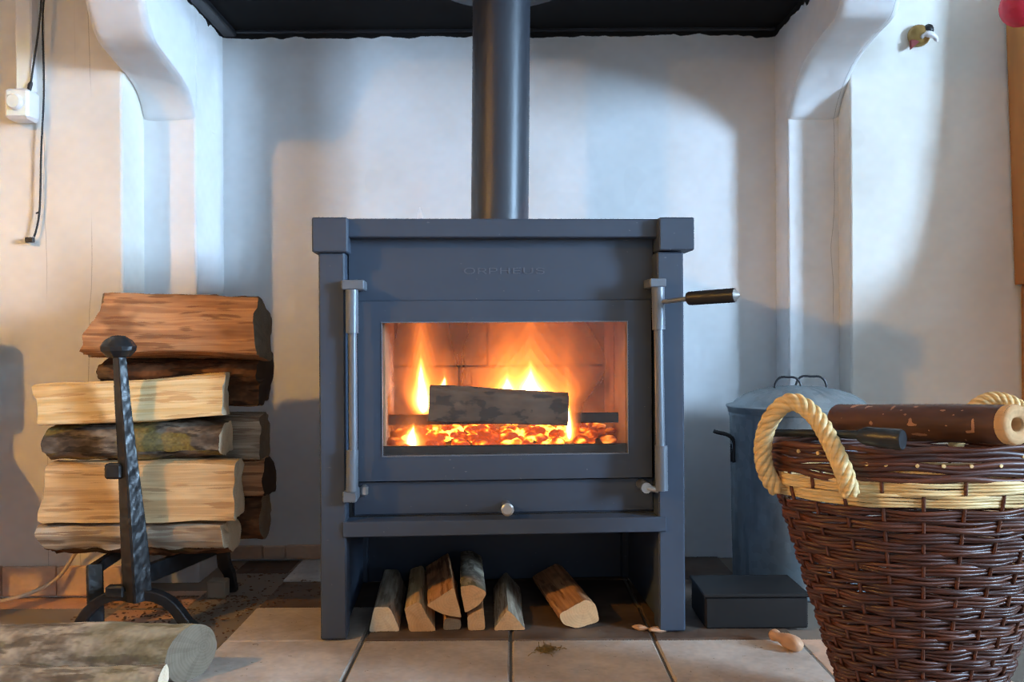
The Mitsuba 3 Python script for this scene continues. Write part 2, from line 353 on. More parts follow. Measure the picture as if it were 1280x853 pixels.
# ------------------------------------------------------------------ unseen windows and floor lamp, placed to light the room
def window(key, c, axis, w, h, radiance):
    """casement window: frame bars and panes that give daylight; axis 0: in the right wall, 1: in the wall behind the camera"""
    def bx(u0, u1, z0, z1, d0, d1):
        if axis == 0: return cbox(c[0] - d1, c[0] - d0, c[1] + u0, c[1] + u1, c[2] + z0, c[2] + z1, .004)
        return cbox(c[0] + u0, c[0] + u1, c[1] + d0, c[1] + d1, c[2] + z0, c[2] + z1, .004)
    b = .05
    parts = [bx(-w / 2 - b, w / 2 + b, h / 2, h / 2 + b, 0, .06), bx(-w / 2 - b, w / 2 + b, -h / 2 - b, -h / 2, 0, .06), bx(-w / 2 - b, -w / 2, -h / 2, h / 2, 0, .06),
             bx(w / 2, w / 2 + b, -h / 2, h / 2, 0, .06), bx(-.02, .02, -h / 2, h / 2, 0, .05)]
    root = struct(key, cat(parts), 'window_frame')
    for s in (-1, 1):
        u0, u1 = (-w / 2, -.02) if s < 0 else (.02, w / 2)
        if axis == 0: q = [(c[0] - .015, c[1] + u, c[2] + z) for u, z in ((u0, -h / 2), (u0, h / 2), (u1, h / 2), (u1, -h / 2))]; nn = (-1, 0, 0)
        else: q = [(c[0] + u, c[1] + .015, c[2] + z) for u, z in ((u0, -h / 2), (u0, h / 2), (u1, h / 2), (u1, -h / 2))]; nn = (0, 1, 0)
        m = trimesh.Trimesh(q, [(0, 1, 2), (0, 2, 3)], process=False)
        if m.face_normals[0] @ np.array(nn) < 0: m.invert()
        obj('pane', m, 'black_body', root, emitter={'type': 'area', 'radiance': {'type': 'rgb', 'value': list(radiance)}})
window('window_1', (4.8, -2.45, 1.50), 0, .90, 1.40, WINDOW)
window('window_2', (.9, -4.1, 1.45), 1, 1.0, 1.1, FRONT)  # unseen, behind the camera, placed to light the fronts of things

pl = thing('unseen_lamp', 'unseen floor lamp with a glowing orange shade, out of view, placed to light the left wall', 'lamp')
LX, LY, LZ = -2.0, -1.66, 1.66
obj('base', place(lathe([(0, .0), (.15, .0), (.15, .015), (.14, .025), (.02, .035), (0, .035)], 40), LX, LY, -.008), 'lamp_metal', pl, smooth=40)
obj('pole', tube([(LX, LY, .02), (LX, LY, LZ - .045)], .011), 'lamp_metal', pl, smooth=40)
obj('shade', place(lathe([(.19, -.036), (.125, .20), (.124, .20), (.188, -.036)], 40), LX, LY, LZ), 'black_body', pl, smooth=40, emitter={'type': 'area', 'radiance': {'type': 'rgb', 'value': list(SHADE)}})
bs = trimesh.creation.icosphere(2, .035); bs.apply_translation([LX, LY, LZ])
obj('bulb', bs, 'black_body', pl, smooth=True, emitter={'type': 'area', 'radiance': {'type': 'rgb', 'value': list(LAMP)}})

# ------------------------------------------------------------------ the stove (own frame, turned a little)
SM = trimesh.transformations.rotation_matrix(math.radians(3.3), [0, 0, 1]); SM[:3, 3] = (-.0185, .035, 0)
st = thing('wood_stove', 'dark grey steel wood stove with a glass door and a burning fire inside', 'stove')
S = lambda name, m, mt='stove_paint', parent=st, smooth=30, **k: obj(name, m, mt, parent, smooth=smooth, M=SM, **k)
def cyl(p0, p1, r, n=24): return tube([p0, p1], r, n)
S('post', cbox(-.3498, -.3005, 0, .05, .002, .742, .003)); S('post', cbox(.3022, .354, 0, .05, .002, .742, .003))
S('post', cbox(-.3498, -.3005, .41, .46, .002, .742, .003)); S('post', cbox(.3022, .354, .41, .46, .002, .742, .003))
S('post_cap', cbox(-.3605, -.2935, -.010, .06, .7405, .807, .0025)); S('post_cap', cbox(.3045, .3735, -.010, .06, .744, .808, .0025))
S('top_plate', cbox(-.30, .31, .012, .46, .7715, .8075, .002))
S('upper_panel', cbox(-.299, .304, .045, .055, .6497, .775, .0015))
S('lower_panel', cbox(-.293, .304, .045, .055, .2285, .2985, .004))
fr = S('door_frame', prism_y(Polygon([(-.280, .2985), (.2965, .2985), (.2965, .6495), (-.280, .6495)], [[(-.2345, .3455), (.2500, .3455), (.2500, .6085), (-.2345, .6085)]]), .032, .048), smooth=False)
lip = Polygon([(-.2345, .3455), (.2500, .3455), (.2500, .6085), (-.2345, .6085)], [[(-.2328, .3472), (.2483, .3472), (.2483, .6068), (-.2328, .6068)]])
S('bead', prism_y(lip, .0305, .044), 'steel_grey', fr, smooth=False)
S('door_glass', trimesh.Trimesh([(-.2344, .040, .3456), (.2499, .040, .3456), (.2499, .040, .6084), (-.2344, .040, .6084)], [(0, 1, 2), (0, 2, 3)], process=False), 'glass', smooth=False)
S('shelf', cat([cbox(-.307, .3165, -.006, .004, .198, .2268, .0015), cbox(-.30, .302, .002, .45, .2, .2262, .001)]))
S('side_panel', cbox(-.335, -.318, .045, .42, .2, .775, .001)); S('side_panel', cbox(.322, .34, .045, .42, .2, .775, .001))
S('back_panel', cbox(-.335, .34, .43, .445, .0, .775, .001))
S('bay_side', cbox(-.325, -.312, .05, .42, .0, .2, .001)); S('bay_side', cbox(.318, .33, .05, .42, .0, .2, .001))
S('bay_roof', cbox(-.30, .302, .01, .43, .196, .2, .001))
S('throat', cat([cbox(-.30, .31, .0485, .064, .612, .77, .001), cbox(-.30, .31, .0485, .066, .225, .343, .001), cbox(-.30, -.25, .0485, .42, .335, .62, .001), cbox(.27, .31, .0485, .42, .335, .62, .001)]), 'stove_dark')
# hinge side (left) and latch side (right)
hx = -.2855
hg = S('hinge', cbox(-.3045, -.2620, -.020, .040, .6690, .6875, .002), 'steel_grey')
S('barrel', cyl((-.2855, -.012, .5865), (-.2855, -.012, .6688), .0122), 'steel_grey', hg); S('rod', cyl((-.2848, -.010, .365), (-.2850, -.010, .5865), .0083), 'steel_grey', hg)
S('barrel', cyl((-.2878, -.012, .287), (-.2865, -.012, .365), .0115), 'steel_grey', hg); S('bracket', cbox(-.3045, -.2785, -.020, .045, .2665, .2875, .002), 'steel_grey', hg)
S('pale_chip', cbox(-.277, -.262, .030, .046, .268, .292, .005), 'steel_bright', hg)  # small whitish chip beside the lower hinge bracket
lt = S('latch', cbox(.2835, .3155, -.022, .040, .672, .689, .002), 'steel_grey')
S('barrel', cyl((.3015, -.014, .5905), (.3005, -.014, .672), .0126), 'steel_grey', lt); S('rod', cyl((.3040, -.012, .3665), (.3015, -.012, .5905), .0090), 'steel_grey', lt)
S('barrel', cyl((.3055, -.014, .2795), (.3045, -.014, .3665), .0122), 'steel_grey', lt)
S('pin', cat([cyl((.2770, .046, .284), (.2770, -.010, .284), .0105), cyl((.278, -.004, .284), (.300, -.010, .280), .0065)]), 'steel_bright', lt)
hd = S('handle', tube([(.302, -.018, .6425), (.354, -.062, .6485)], .0046, 12), 'steel_grey')
S('grip', tube([(.3480, -.0570, .6478), (.3505, -.0590, .6482), (.4200, -.1080, .6515), (.4220, -.1095, .6516)], [.0112, .0130, .0134, .0126], 24), 'grip_black', hd)
S('tip', tube([(.4215, -.1090, .6516), (.4250, -.1115, .6518), (.4298, -.1150, .652)], [.0118, .0085, .002], 24), 'steel_bright', hd)
kn = S('air_knob', tube([(.0073, .048, .2475), (.0073, .006, .2475), (.0073, -.006, .2472), (.0073, -.012, .2472), (.0073, -.0145, .2472)], [.0085, .0085, .0125, .0125, .009], 24), 'steel_bright')
tm = meshkit.text_mesh('ORPHEUS', .0115, .0022); tb = tm.bounds
tm.vertices = (tm.vertices - [tb[0][0], tb[0][1], 0]) * [.160 / (tb[1][0] - tb[0][0]), .0125 / (tb[1][1] - tb[0][1]), 1]
tm.vertices = np.stack([-.073 + tm.vertices[:, 0], .0453 - tm.vertices[:, 2] * .8, .7025 + tm.vertices[:, 1]], 1)
tag(S('nameplate_lettering', tm, 'lettering_pale', smooth=False), 'raised lettering ORPHEUS on the upper panel')
# fire chamber lining
for (x0, x1, z0, z1) in ((-.25, -.085, .335, .512), (-.083, .095, .335, .512), (.097, .27, .335, .512), (-.25, -.02, .515, .625), (-.018, .27, .515, .625)):
    S('fire_brick', cbox(x0, x1, .335, .365, z0, z1, .003), 'fire_brick')
for s in (-1, 1):
    for (y0, y1) in ((.062, .196), (.199, .334)):
        x = -.25 if s < 0 else .25
        S('fire_brick', cbox(x, x + .02, y0, y1, .335, .625, .003), 'fire_brick')
S('baffle', cbox(-.25, .27, .09, .335, .615, .632, .003), 'fire_brick')
S('grate', cbox(-.25, .27, .05, .335, .330, .345, .003), 'stove_dark')
S('log_guard', cbox(-.25, .27, .1475, .154, .397, .4185, .002), 'stove_dark')
S('fire_lip', cbox(-.25, .27, .056, .064, .335, .3635, .003), 'stove_dark')

# stove pipe and its ceiling rosette
pp = thing('stove_pipe', 'black round flue pipe rising from the top of the wood stove', 'flue pipe')
obj('tube', tube([(-.0268, .36, .805), (-.0185, .36, 1.395)], .0655, 56), 'pipe_paint', pp, smooth=40)
obj('collar', place(lathe([(.066, 0), (.072, .0), (.072, .012), (.066, .012)], 56), -.0268, .36, .8078), 'pipe_paint', pp, smooth=30)
obj('rosette', place(lathe([(.067, 1.372), (.158, 1.385), (.162, 1.3915), (.067, 1.3915)], 56), -.0185, .36, 0), 'pipe_paint', pp, smooth=30)

# ------------------------------------------------------------------ logs
def make_log(sec, flags, L, seed, amp=.003, ends=((0, 0), (0, 0)), jag=.004, step=.006, ls=.008, bow=.004, taper=0.):
    """a log along local x from 0 to L; sec: closed section polygon in (y, z); flags: 1 where the edge after a point is bark.
    Returns (wood, bark, cap0, cap1), each (mesh, uv) or None"""
    rs = np.random.RandomState(seed); off = rs.rand(3) * 40
    pts, fl = [], []
    k = len(sec)
    for i in range(k):
        a, b = np.array(sec[i], float), np.array(sec[(i + 1) % k], float); n = max(2, int(np.linalg.norm(b - a) / step))
        for t in range(n): pts.append(a + (b - a) * t / n); fl.append(flags[i])
    pts = np.array(pts); fl = np.array(fl)
    for _ in range(2): pts = .5 * pts + .25 * (np.roll(pts, 1, 0) + np.roll(pts, -1, 0))
    m = len(pts); cen = pts.mean(0)
    tn = np.roll(pts, -1, 0) - np.roll(pts, 1, 0); nr = np.stack([tn[:, 1], -tn[:, 0]], 1); nr /= np.linalg.norm(nr, axis=1, keepdims=True)
    if ((pts - cen) * nr).sum() < 0: nr = -nr
    v = np.r_[0, np.cumsum(np.linalg.norm(np.diff(pts, axis=0), axis=1))]
    nl = int(L / ls) + 1; s = np.linspace(0, L, nl)
    Sg, Vg = np.meshgrid(s, v, indexing='ij')
    q = np.stack([Sg, Vg, 0 * Sg], -1)
    rough = np.where(fl[None] == 1, meshkit.fbm(q * [45, 90, 1] + off, 3, seed) - .5, .8 * (meshkit.fbm(q * [5, 130, 1] + off, 3, seed) - .5) + .9 * (meshkit.fbm(q * [14, 26, 1] + off + 5, 3, seed) - .5))
    low = meshkit.fbm(q * [6, 12, 1] + off + 9, 2, seed) - .5
    d = amp * rough * 1.6 + bow * low * 1.6
    sc = 1 - taper * Sg / L
    yz = cen + (pts - cen)[None] * sc[..., None] + nr[None] * d[..., None]
    rel = yz - cen
    x0 = ends[0][0] * rel[..., 0] + ends[0][1] * rel[..., 1]; x1 = ends[1][0] * rel[..., 0] + ends[1][1] * rel[..., 1]
    w = (Sg / L); X = Sg + x0 * (1 - w) + x1 * w
    e0, e1 = (jag * (meshkit.fbm(q[e] * [1, 28, 1] + off + e, 3, seed) - .5) for e in (0, -1)); X += e0[None] * (1 - w) ** 8 + e1[None] * w ** 8 * .6
    V = np.concatenate([X[..., None], yz], -1)
    sign = 1 if np.sum(pts[:, 0] * np.roll(pts[:, 1], -1) - np.roll(pts[:, 0], -1) * pts[:, 1]) > 0 else -1
    uvg = np.stack([Sg + off[0], Vg + off[1]], -1)
    def side(flag):
        js = np.where(fl == flag)[0]
        if not len(js): return None
        vv, uu, ff = [], [], []
        mp = {}
        def vid(i, j, seam):
            key = (i, j, seam)
            if key not in mp:
                mp[key] = len(vv); vv.append(V[i, j]); u = uvg[i, j].copy()
                if seam: u[1] += v[-1] + step
                uu.append(u)
            return mp[key]
        for j in js:
            j2 = (j + 1) % m; sm = j2 == 0
            for i in range(nl - 1):
                a, b, c, e = vid(i, j, 0), vid(i, j2, sm), vid(i + 1, j2, sm), vid(i + 1, j, 0)
                ff += [(a, b, c), (a, c, e)] if sign < 0 else [(a, c, b), (a, e, c)]
        ms = trimesh.Trimesh(np.array(vv), np.array(ff)[:, ::-1], process=False); return ms, np.array(uu)
    def cap(i):
        ring = V[i]; c = ring.mean(0); pith = cen + (pts[rs.randint(m)] - cen) * .5
        vv = [ring, c + (ring - c) * .6, c + (ring - c) * .25, c[None]]; vv = np.vstack(vv); ff = []
        inner = slice(m, None)
        vv[inner, 0] += .0012 * (meshkit.noise(vv[inner] * 220 + off, seed) - .5)
        for r in range(2):
            for j in range(m):
                a, b, c2, e = r * m + j, r * m + (j + 1) % m, (r + 1) * m + (j + 1) % m, (r + 1) * m + j; ff += [(a, b, c2), (a, c2, e)]
        for j in range(m): ff.append((2 * m + j, 2 * m + (j + 1) % m, 3 * m))
        ff = np.array(ff)
        ms = trimesh.Trimesh(vv, ff, process=False)
        if (ms.face_normals.mean(0)[0] > 0) != (i != 0): ms.invert()
        return ms, vv[:, 1:] - pith
    return side(0), side(1), cap(0), cap(-1)

def add_log(name, label, group, sec, flags, L, M, seed, wood='wood_pale', bark='bark_brown', end='end_tan', catg='log', caps=(1, 1), **k):
    t = thing(name, label, catg, group)
    w, b, c0, c1 = make_log(sec, flags, L, seed, **k)
    def put(nm, mu, mt):
        ms = mu[0].copy(); ms.apply_transform(M); return obj(nm, ms, mt, t, smooth=True, uv=mu[1])
    if w: put('split_face', w, wood)
    if b: put('bark', b, bark)
    if caps[0]: put('cut_end', c0, end)
    if caps[1]: put('cut_end', c1, end)
    return t
def circle(r, n=14, cy=0, cz=0, wob=.06, seed=0):
    rs = np.random.RandomState(seed)
    return [(cy + r * (1 + wob * (rs.rand() - .5)) * math.cos(a), cz + r * (1 + wob * (rs.rand() - .5)) * math.sin(a)) for a in np.linspace(0, 2 * PI, n, endpoint=False)]

# the log in the fire and the embers below it
fl_sec = [(.0, .0), (.055, .004), (.06, .05), (.03, .078), (.0, .068)]
MF = SM @ frame((-.146, .077, .4085), (1, 0, -.055))
add_log('burning_log', 'charred grey log lying on the embers behind the stove glass', None, fl_sec, [0, 0, 1, 1, 0], .281, MF, 31, wood='charred', bark='charred', end='charred', amp=.004, taper=.12)
rs = np.random.RandomState(3)
def lump(r, seed, sub=2):
    m = trimesh.creation.icosphere(sub, r); m.vertices *= (1 + .7 * (meshkit.fbm(m.vertices / r * 1.6 + seed * 7, 3, seed) - .5))[:, None]; return m
coals, hot = [], []
for i in range(260):
    x, y = rs.uniform(-.225, .235), rs.uniform(.085, .32); r = rs.uniform(.005, .014)
    z = .349 + .030 * min(1, (y - .05) / .10) * rs.uniform(.3, 1) + .006 * rs.rand()
    m = lump(r, i, 1); m.vertices *= [1.2, 1, .75]; m.apply_translation([x, y, z]); coals.append(m)
def ember_fn(p, n, uv):
    a = fbm(p.x * 26, p.y * 26, p.z * 30, 3); b = fbm(p.x * 95, p.y * 95, p.z * 95, 2)
    h = smoothstep(.42, .74, a * .72 + b * .38)
    side = smoothstep(-.27, -.19, p.x) * (1 - smoothstep(.10, .22, p.x) * .85)
    return mi.Color3f(.20 + 2.3 * h * h, .022 + .72 * h * h * h, .003 + .12 * dr.power(h, 5)) * side * FIRE * .72
cm = cat(coals); nt = len(cm.faces); gd = int(math.ceil(nt ** .5)); ii = np.arange(nt)
cuv = (np.stack([ii % gd, ii // gd], -1)[:, None] + np.array([[.05, .05], [.95, .05], [.05, .95]])[None]).reshape(-1, 2) / gd     # one texture cell for each triangle
cm = trimesh.Trimesh(cm.vertices[cm.faces].reshape(-1, 3), np.arange(3 * nt).reshape(-1, 3), process=False)
eb = obj('ember_bed', cm, 'black_body', None, uv=cuv, M=SM, emitter={'type': 'area', 'radiance': proc(ember_fn)})
tag(eb, 'glowing bed of orange embers under the charred log inside the stove', 'embers', kind='stuff')

def tongue(w, h, d, seed, lean=0., scale=1.0, n=26, sides=20):
    t = np.linspace(0, 1, n); prof = np.sin(PI * np.clip(t, 0, 1) ** .62) ** .8 * (1 - .45 * t); prof[0] = .02; prof[-1] = .01
    ang = np.linspace(0, 2 * PI, sides, endpoint=False); v = []
    for i in range(n):
        cx = lean * t[i] ** 1.5 + .35 * w * (meshkit.noise(np.array([t[i] * 3, seed * 3.3, 0])) - .5) * t[i]
        for a in ang:
            k = 1 + .55 * (meshkit.fbm(np.array([math.cos(a) * 1.2, math.sin(a) * 1.2, t[i] * 3.2 + seed]), 2, seed) - .5)
            v.append((cx + scale * w * prof[i] * math.cos(a) * k, scale * d * prof[i] * math.sin(a) * k, h * (t[i] * (.55 + .45 * scale)) * (1 if scale <= 1 else scale)))
    i, j = np.meshgrid(np.arange(n - 1), np.arange(sides), indexing='ij')
    q = np.stack([i * sides + j, i * sides + (j + 1) % sides, (i + 1) * sides + (j + 1) % sides, (i + 1) * sides + j], -1).reshape(-1, 4)
    m = trimesh.Trimesh(np.array(v), np.vstack([q[:, [0, 1, 2]], q[:, [0, 2, 3]]]), process=False)
    return m
FLAMES = [  # u, y, z, half width, height, depth, lean, strength, label
    (-.160, .185, .425, .030, .130, .014, -.006, 1.0, 'tallest yellow flame at the left end of the charred log'),
    (-.120, .185, .460, .020, .050, .014, .006, .5, 'small flame on top of the charred log near its left end'),
    (.022, .205, .425, .060, .092, .014, -.010, .8, 'wide pale flame behind the middle of the charred log'),
    (.072, .20, .420, .072, .120, .014, .004, 1.0, 'broad yellow flame rising behind the right half of the charred log'),
    (.143, .12, .372, .013, .100, .010, -.004, .6, 'thin flame licking up beside the right end of the charred log'),
    (-.182, .115, .356, .034, .062, .018, .004, .3, 'low orange flame at the left of the ember bed')]
SHELLS = [(.30, 3.0, (1, .68, .28)), (.42, 1.4, (1, .56, .17)), (.55, .75, (1, .46, .11)), (.70, .42, (1, .38, .08)), (.85, .26, (1, .32, .055)), (1.0, .17, (1, .28, .04)), (1.15, .125, (1, .25, .035)), (1.3, .095, (1, .23, .03)), (1.47, .072, (1, .21, .027)), (1.65, .046, (1, .20, .025)), (1.85, .026, (1, .19, .025)), (2.05, .014, (1, .19, .025)), (2.25, .007, (1, .19, .025)), (2.5, .003, (1, .19, .025))]
for i, (u, y, z, w, h, d, lean, k, lb) in enumerate(FLAMES):
    ms, col = [], []                       # nested shells of glowing gas: each adds its light to what shines through it
    for sc, s_, tint in SHELLS:
        m = tongue(w, h, d, i + 1, lean, sc); m.apply_translation([u, y, z - .012 * sc]); ms.append(m); col.append(np.tile(np.array(tint) * s_ * k * FIRE, (len(m.vertices), 1)))
    m = cat(ms); m.apply_transform(SM)
    key = numbered('flame'); tag(key, lb, 'flame', 'flames in the stove')
    scene[key] = ply(m, 'flame_air', smooth=True, uv=np.random.RandomState(i).rand(len(m.vertices), 2), color=np.vstack(col), emitter={'type': 'area', 'radiance': {'type': 'mesh_attribute', 'name': 'vertex_color'}})

# ------------------------------------------------------------------ kindling in the bay under the stove
KIND = [
    ([(-.2532, .0493), (-.2221, .0486), (-.2022, .001), (-.2644, .001)], 'pale squared split log leftmost in the bay under the stove', 'end_pale', 'wood_grey', -.01),
    ([(-.1926, .0489), (-.1644, .0592), (-.132, .001), (-.1835, .001)], 'orange-tan split log second from the left in the bay under the stove', 'end_tan', 'wood_tan', -.02),
    ([(-.1504, .0542), (-.0954, .0881), (-.0801, .0253), (-.1239, .0379)], 'triangular split log with splintered edge, resting on a small brown log in the bay', 'end_tan', 'wood_red', -.05),
    ([(-.1146, .0259), (-.0817, .0212), (-.0834, .001), (-.1195, .001)], 'small brown log under the triangular split log in the bay', 'end_grey', 'wood_red', -.03),
    ([(-.0844, .0879), (-.0577, .0904), (-.0327, .0757), (-.0454, .0534), (-.0753, .0358)], 'wedge of split wood with a rounded bark top, highest in the bay under the stove', 'end_tan', 'wood_grey', 0.),
    ([(-.0706, .0305), (-.0375, .0471), (-.0347, .001), (-.0693, .001)], 'small squared log under the rounded wedge in the bay', 'end_tan', 'wood_red', 0.),
    ([(.0097, .0417), (-.0205, .001), (.0457, .001)], 'triangular split log with a grey side, alone in the middle of the bay', 'end_tan', 'wood_grey', .03),
    ([(.1094, .0309), (.1652, .0581), (.1843, .0482), (.192, .012), (.1473, .001), (.1172, .010)], 'thick split log rightmost in the bay under the stove', 'end_tan', 'wood_red', -.10)]
for i, (sec, lb, en, wd, dx) in enumerate(KIND):
    c = np.mean(sec, 0); y0 = .035 + .012 * R.random()
    M = SM @ frame((c[0], y0, 0), (dx, 1, 0))
    loc = [(-(a - c[0]), b) for a, b in sec]
    fl = [0] * len(sec)
    if i == 4: fl = [1, 1, 0, 0, 0]
    add_log('kindling_log', lb, None, loc, fl, .30, M, 40 + i, wood=wd, bark='bark_grey', end=en, amp=.0018, bow=.002, step=.004, ls=.012)

# ------------------------------------------------------------------ log stack on its iron stand (local x = world x)
def along(x0, y, z, dz=0., dy=0.): return frame((x0, y, z), (1, dy, dz))
SG = None
add_log('split_log', 'reddish brown split log, topmost of the stack on the iron stand', SG,
        [(-.055, .0), (.060, -.006), (.082, .08), (.03, .118), (-.015, .125), (-.052, .062), (-.062, .03)], [0, 1, 1, 1, 0, 0, 0], .345, along(-.872, .19, .550, -.02, .03), 51, wood='wood_red', bark='bark_brown', end='end_grey', jag=.05, amp=.007, bow=.016, ends=((-.2, .36), (.05, -.10)))
add_log('split_log', 'dark brown bark log directly under the topmost log of the stack', SG,
        [(-.05, -.008), (.040, .0), (.048, .09), (.03, .112), (-.03, .106), (-.085, .088), (-.088, .062), (-.05, .045)], [0, 0, 0, 1, 1, 1, 1, 1], .345, along(-.885, .290, .434, .01, .0), 52, wood='wood_red', bark='bark_brown', end='hole_dark', jag=.035, amp=.008, bow=.012, ends=((0, .3), (0, .12)))
add_log('split_log', 'pale yellow split log, third from the top of the stack, tilted up to the right', SG,
        [(-.062, .0), (.045, -.002), (.055, .05), (.02, .085), (-.05, .082)], [0, 1, 1, 0, 0], .368, along(-.958, .170, .404, .045, .012), 53, wood='wood_pale', end='end_pale', jag=.035, amp=.004, bow=.007, ends=((0, -.05), (-.2, .05)))
add_log('split_log', 'mossy half-round bark log in the middle of the stack', SG,
        [(-.058, .01), (-.02, -.006), (.05, .0), (.048, .045), (.012, .069), (-.035, .066), (-.062, .045)], [1, 1, 0, 0, 1, 1, 1], .352, along(-.945, .175, .335, .012, .012), 54, wood='wood_grey', bark='bark_moss', end='end_pale', jag=.035, amp=.008, bow=.010, ends=((0, .1), (0, .06)))
add_log('split_log', 'thick tan split log, second from the bottom of the stack', SG,
        [(-.060, .0), (.04, -.002), (.060, .045), (.05, .100), (.0, .122), (-.056, .116)], [0, 1, 1, 1, 0, 0], .378, along(-.945, .172, .206, .010, .010), 55, wood='wood_tan', end='end_pale', jag=.035, amp=.004, bow=.009, ends=((0, .16), (-.1, .0)))
add_log('split_log', 'splintered bottom log of the stack with dark bark on its left end', SG,
        [(-.045, .010), (.0, -.008), (.045, .004), (.052, .04), (.03, .060), (-.055, .062), (-.066, .042)], [1, 1, 1, 1, 0, 0, 0], .372, along(-.958, .180, .140, .002, .010), 56, wood='wood_grey', bark='bark_brown', end='end_pale', jag=.035, amp=.008, bow=.012, ends=((0, -.35), (0, -.1)))
add_log('split_log', 'dark squared log at the back right of the stack, seen mostly by its end', SG,
        [(-.045, .0), (.045, .0), (.05, .07), (.0, .10), (-.045, .09)], [0, 1, 1, 0, 0], .33, along(-.875, .29, .318, 0, .0), 57, wood='wood_grey', bark='bark_brown', end='end_grey', jag=.035, amp=.005, bow=.008)
add_log('split_log', 'dark brown log at the back right of the stack, just above its round log end', SG,
        [(-.045, .0), (.045, .0), (.05, .05), (.03, .078), (-.045, .076)], [0, 1, 1, 0, 0], .345, along(-.882, .288, .240, 0, .0), 58, wood='wood_red', bark='bark_brown', end='hole_dark', jag=.035, amp=.006, bow=.008)
add_log('split_log', 'round bark log at the lower back right of the stack', SG,
        circle(.051, 14, 0, .05, .12, 4), [1] * 14, .36, along(-.905, .288, .140, 0, .0), 59, bark='bark_brown', end='end_grey', jag=.035, amp=.005, bow=.004)

# iron stand
an = thing('firewood_stand', 'black wrought iron stand with a tall post, carrying the log stack', 'log holder')
def bar_path(pts, w, t, up=(0, 0, 1)):
    """flat bar swept along a path; w across, t thick"""
    p = np.asarray(pts, float); n = len(p); tg = np.gradient(p, axis=0); tg /= np.linalg.norm(tg, axis=1, keepdims=True)
    side = np.asarray(up, float)[None] - tg * (tg @ np.asarray(up, float))[:, None]; side /= np.linalg.norm(side, axis=1, keepdims=True)
    nn = np.cross(tg, side); w = np.broadcast_to(w, (n,))[:, None]; t = np.broadcast_to(t, (n,))[:, None]; c = .18
    ring = [(-1, -1 + c), (-1 + c, -1), (1 - c, -1), (1, -1 + c), (1, 1 - c), (1 - c, 1), (-1 + c, 1), (-1, 1 - c)]
    v = np.stack([p + side * w / 2 * a + nn * t / 2 * b for a, b in ring], 1); s = 8
    i, j = np.meshgrid(np.arange(n - 1), np.arange(s), indexing='ij')
    q = np.stack([i * s + j, i * s + (j + 1) % s, (i + 1) * s + (j + 1) % s, (i + 1) * s + j], -1).reshape(-1, 4)
    f = np.vstack([q[:, [0, 1, 2]], q[:, [0, 2, 3]]]); v = v.reshape(-1, 3); k = len(v); v = np.vstack([v, p[:1], p[-1:]]); J = np.arange(s)
    f = np.vstack([f, np.stack([(J + 1) % s, J, 0 * J + k], 1), np.stack([(n - 1) * s + J, (n - 1) * s + (J + 1) % s, 0 * J + k + 1], 1)])
    m = trimesh.Trimesh(v, f, process=False); m.fix_normals(); return m
IR = lambda nm, m, mt='wrought_iron': obj(nm, m, mt, an, smooth=25)
face = (math.cos(math.radians(-38)), math.sin(math.radians(-38)), 0)
IR('post', bar_path([(-.772, .072, .545), (-.766, .072, .45), (-.757, .072, .34), (-.748, .072, .22), (-.742, .072, .13), (-.738, .072, .065)], [.022, .028, .033, .041, .045, .043], [.018, .021, .026, .035, .040, .040], face))
kn = lathe([(0, .030), (.012, .029), (.026, .020), (.034, .008), (.033, .0), (.022, -.012), (.012, -.014), (0, -.014)], 10)
IR('post_knob', place(kn, -.774, .072, .556, 15))
IR('lug', cbox(-.797, -.764, .055, .078, .305, .335, .004)); IR('lug', cbox(-.797, -.760, .055, .078, .072, .096, .004))
IR('leg', bar_path(spline([(-.752, .072, .072), (-.715, .073, .075), (-.675, .078, .055), (-.638, .080, .010), (-.622, .080, .001)], 20), .026, .020, (0, 1, 0)))
IR('leg', bar_path(spline([(-.748, .072, .072), (-.795, .073, .072), (-.835, .076, .045), (-.862, .080, .001)], 20), .026, .020, (0, 1, 0)))
IR('bar', bar_path([(-.748, .085, .105), (-.71, .20, .108), (-.672, .37, .108)], .036, .016, (0, 0, 1)))
IR('leg', bar_path([(-.668, .372, .126), (-.664, .378, .06), (-.655, .385, .04), (-.648, .39, -.004)], [.028, .028, .024, .02], .018, (1, 0, 0)))
IR('bar', bar_path([(-.842, .10, .116), (-.85, .20, .116), (-.858, .325, .116)], .024, .014, (0, 0, 1)))
IR('leg', bar_path(spline([(-.838, .105, .126), (-.835, .098, .10), (-.832, .094, .05), (-.832, .094, -.005)], 16), [.03] * 16, .022, (1, .6, 0)))
IR('leg', bar_path([(-.858, .325, .12), (-.858, .328, -.005)], .024, .014, (1, 0, 0)))
ck = obj('concrete_block', cbox(-.69, -.648, .33, .366, -.006, .034, .003), 'concrete')
tag(ck, 'small grey block standing on the floor beside the rear leg of the iron stand', 'block')

# logs lying in front
add_log('round_log', 'thick grey bark log lying on the floor in front of the iron stand', None, circle(.050, 20, 0, .05, .05, 11), [1] * 20, 1.0, frame((-1.545, -.178, -.004), (1, -.005, .0)), 61, bark='bark_grey', end='end_grey', amp=.0022, bow=.004, ends=((0, 0), (.55, .05)), step=.007, ls=.008)
add_log('round_log', 'thinner grey log with a fresh white cut end, nearest the camera at the lower left', None, circle(.0335, 16, 0, .034, .05, 12), [1] * 16, .95, frame((-1.50, -.268, -.002), (1, -.03, .0)), 62, bark='bark_grey', end='end_pale', amp=.0025, bow=.005, ends=((0, 0), (-.1, .1)), step=.006)
add_log('round_log', 'short bark log at the very left edge, in front of the two lying logs', None, circle(.026, 14, 0, .026, .05, 13), [1] * 14, .42, frame((-1.14, -.350, .0), (1, .01, .0)), 63, bark='bark_moss', end='end_grey', amp=.003, bow=.004)

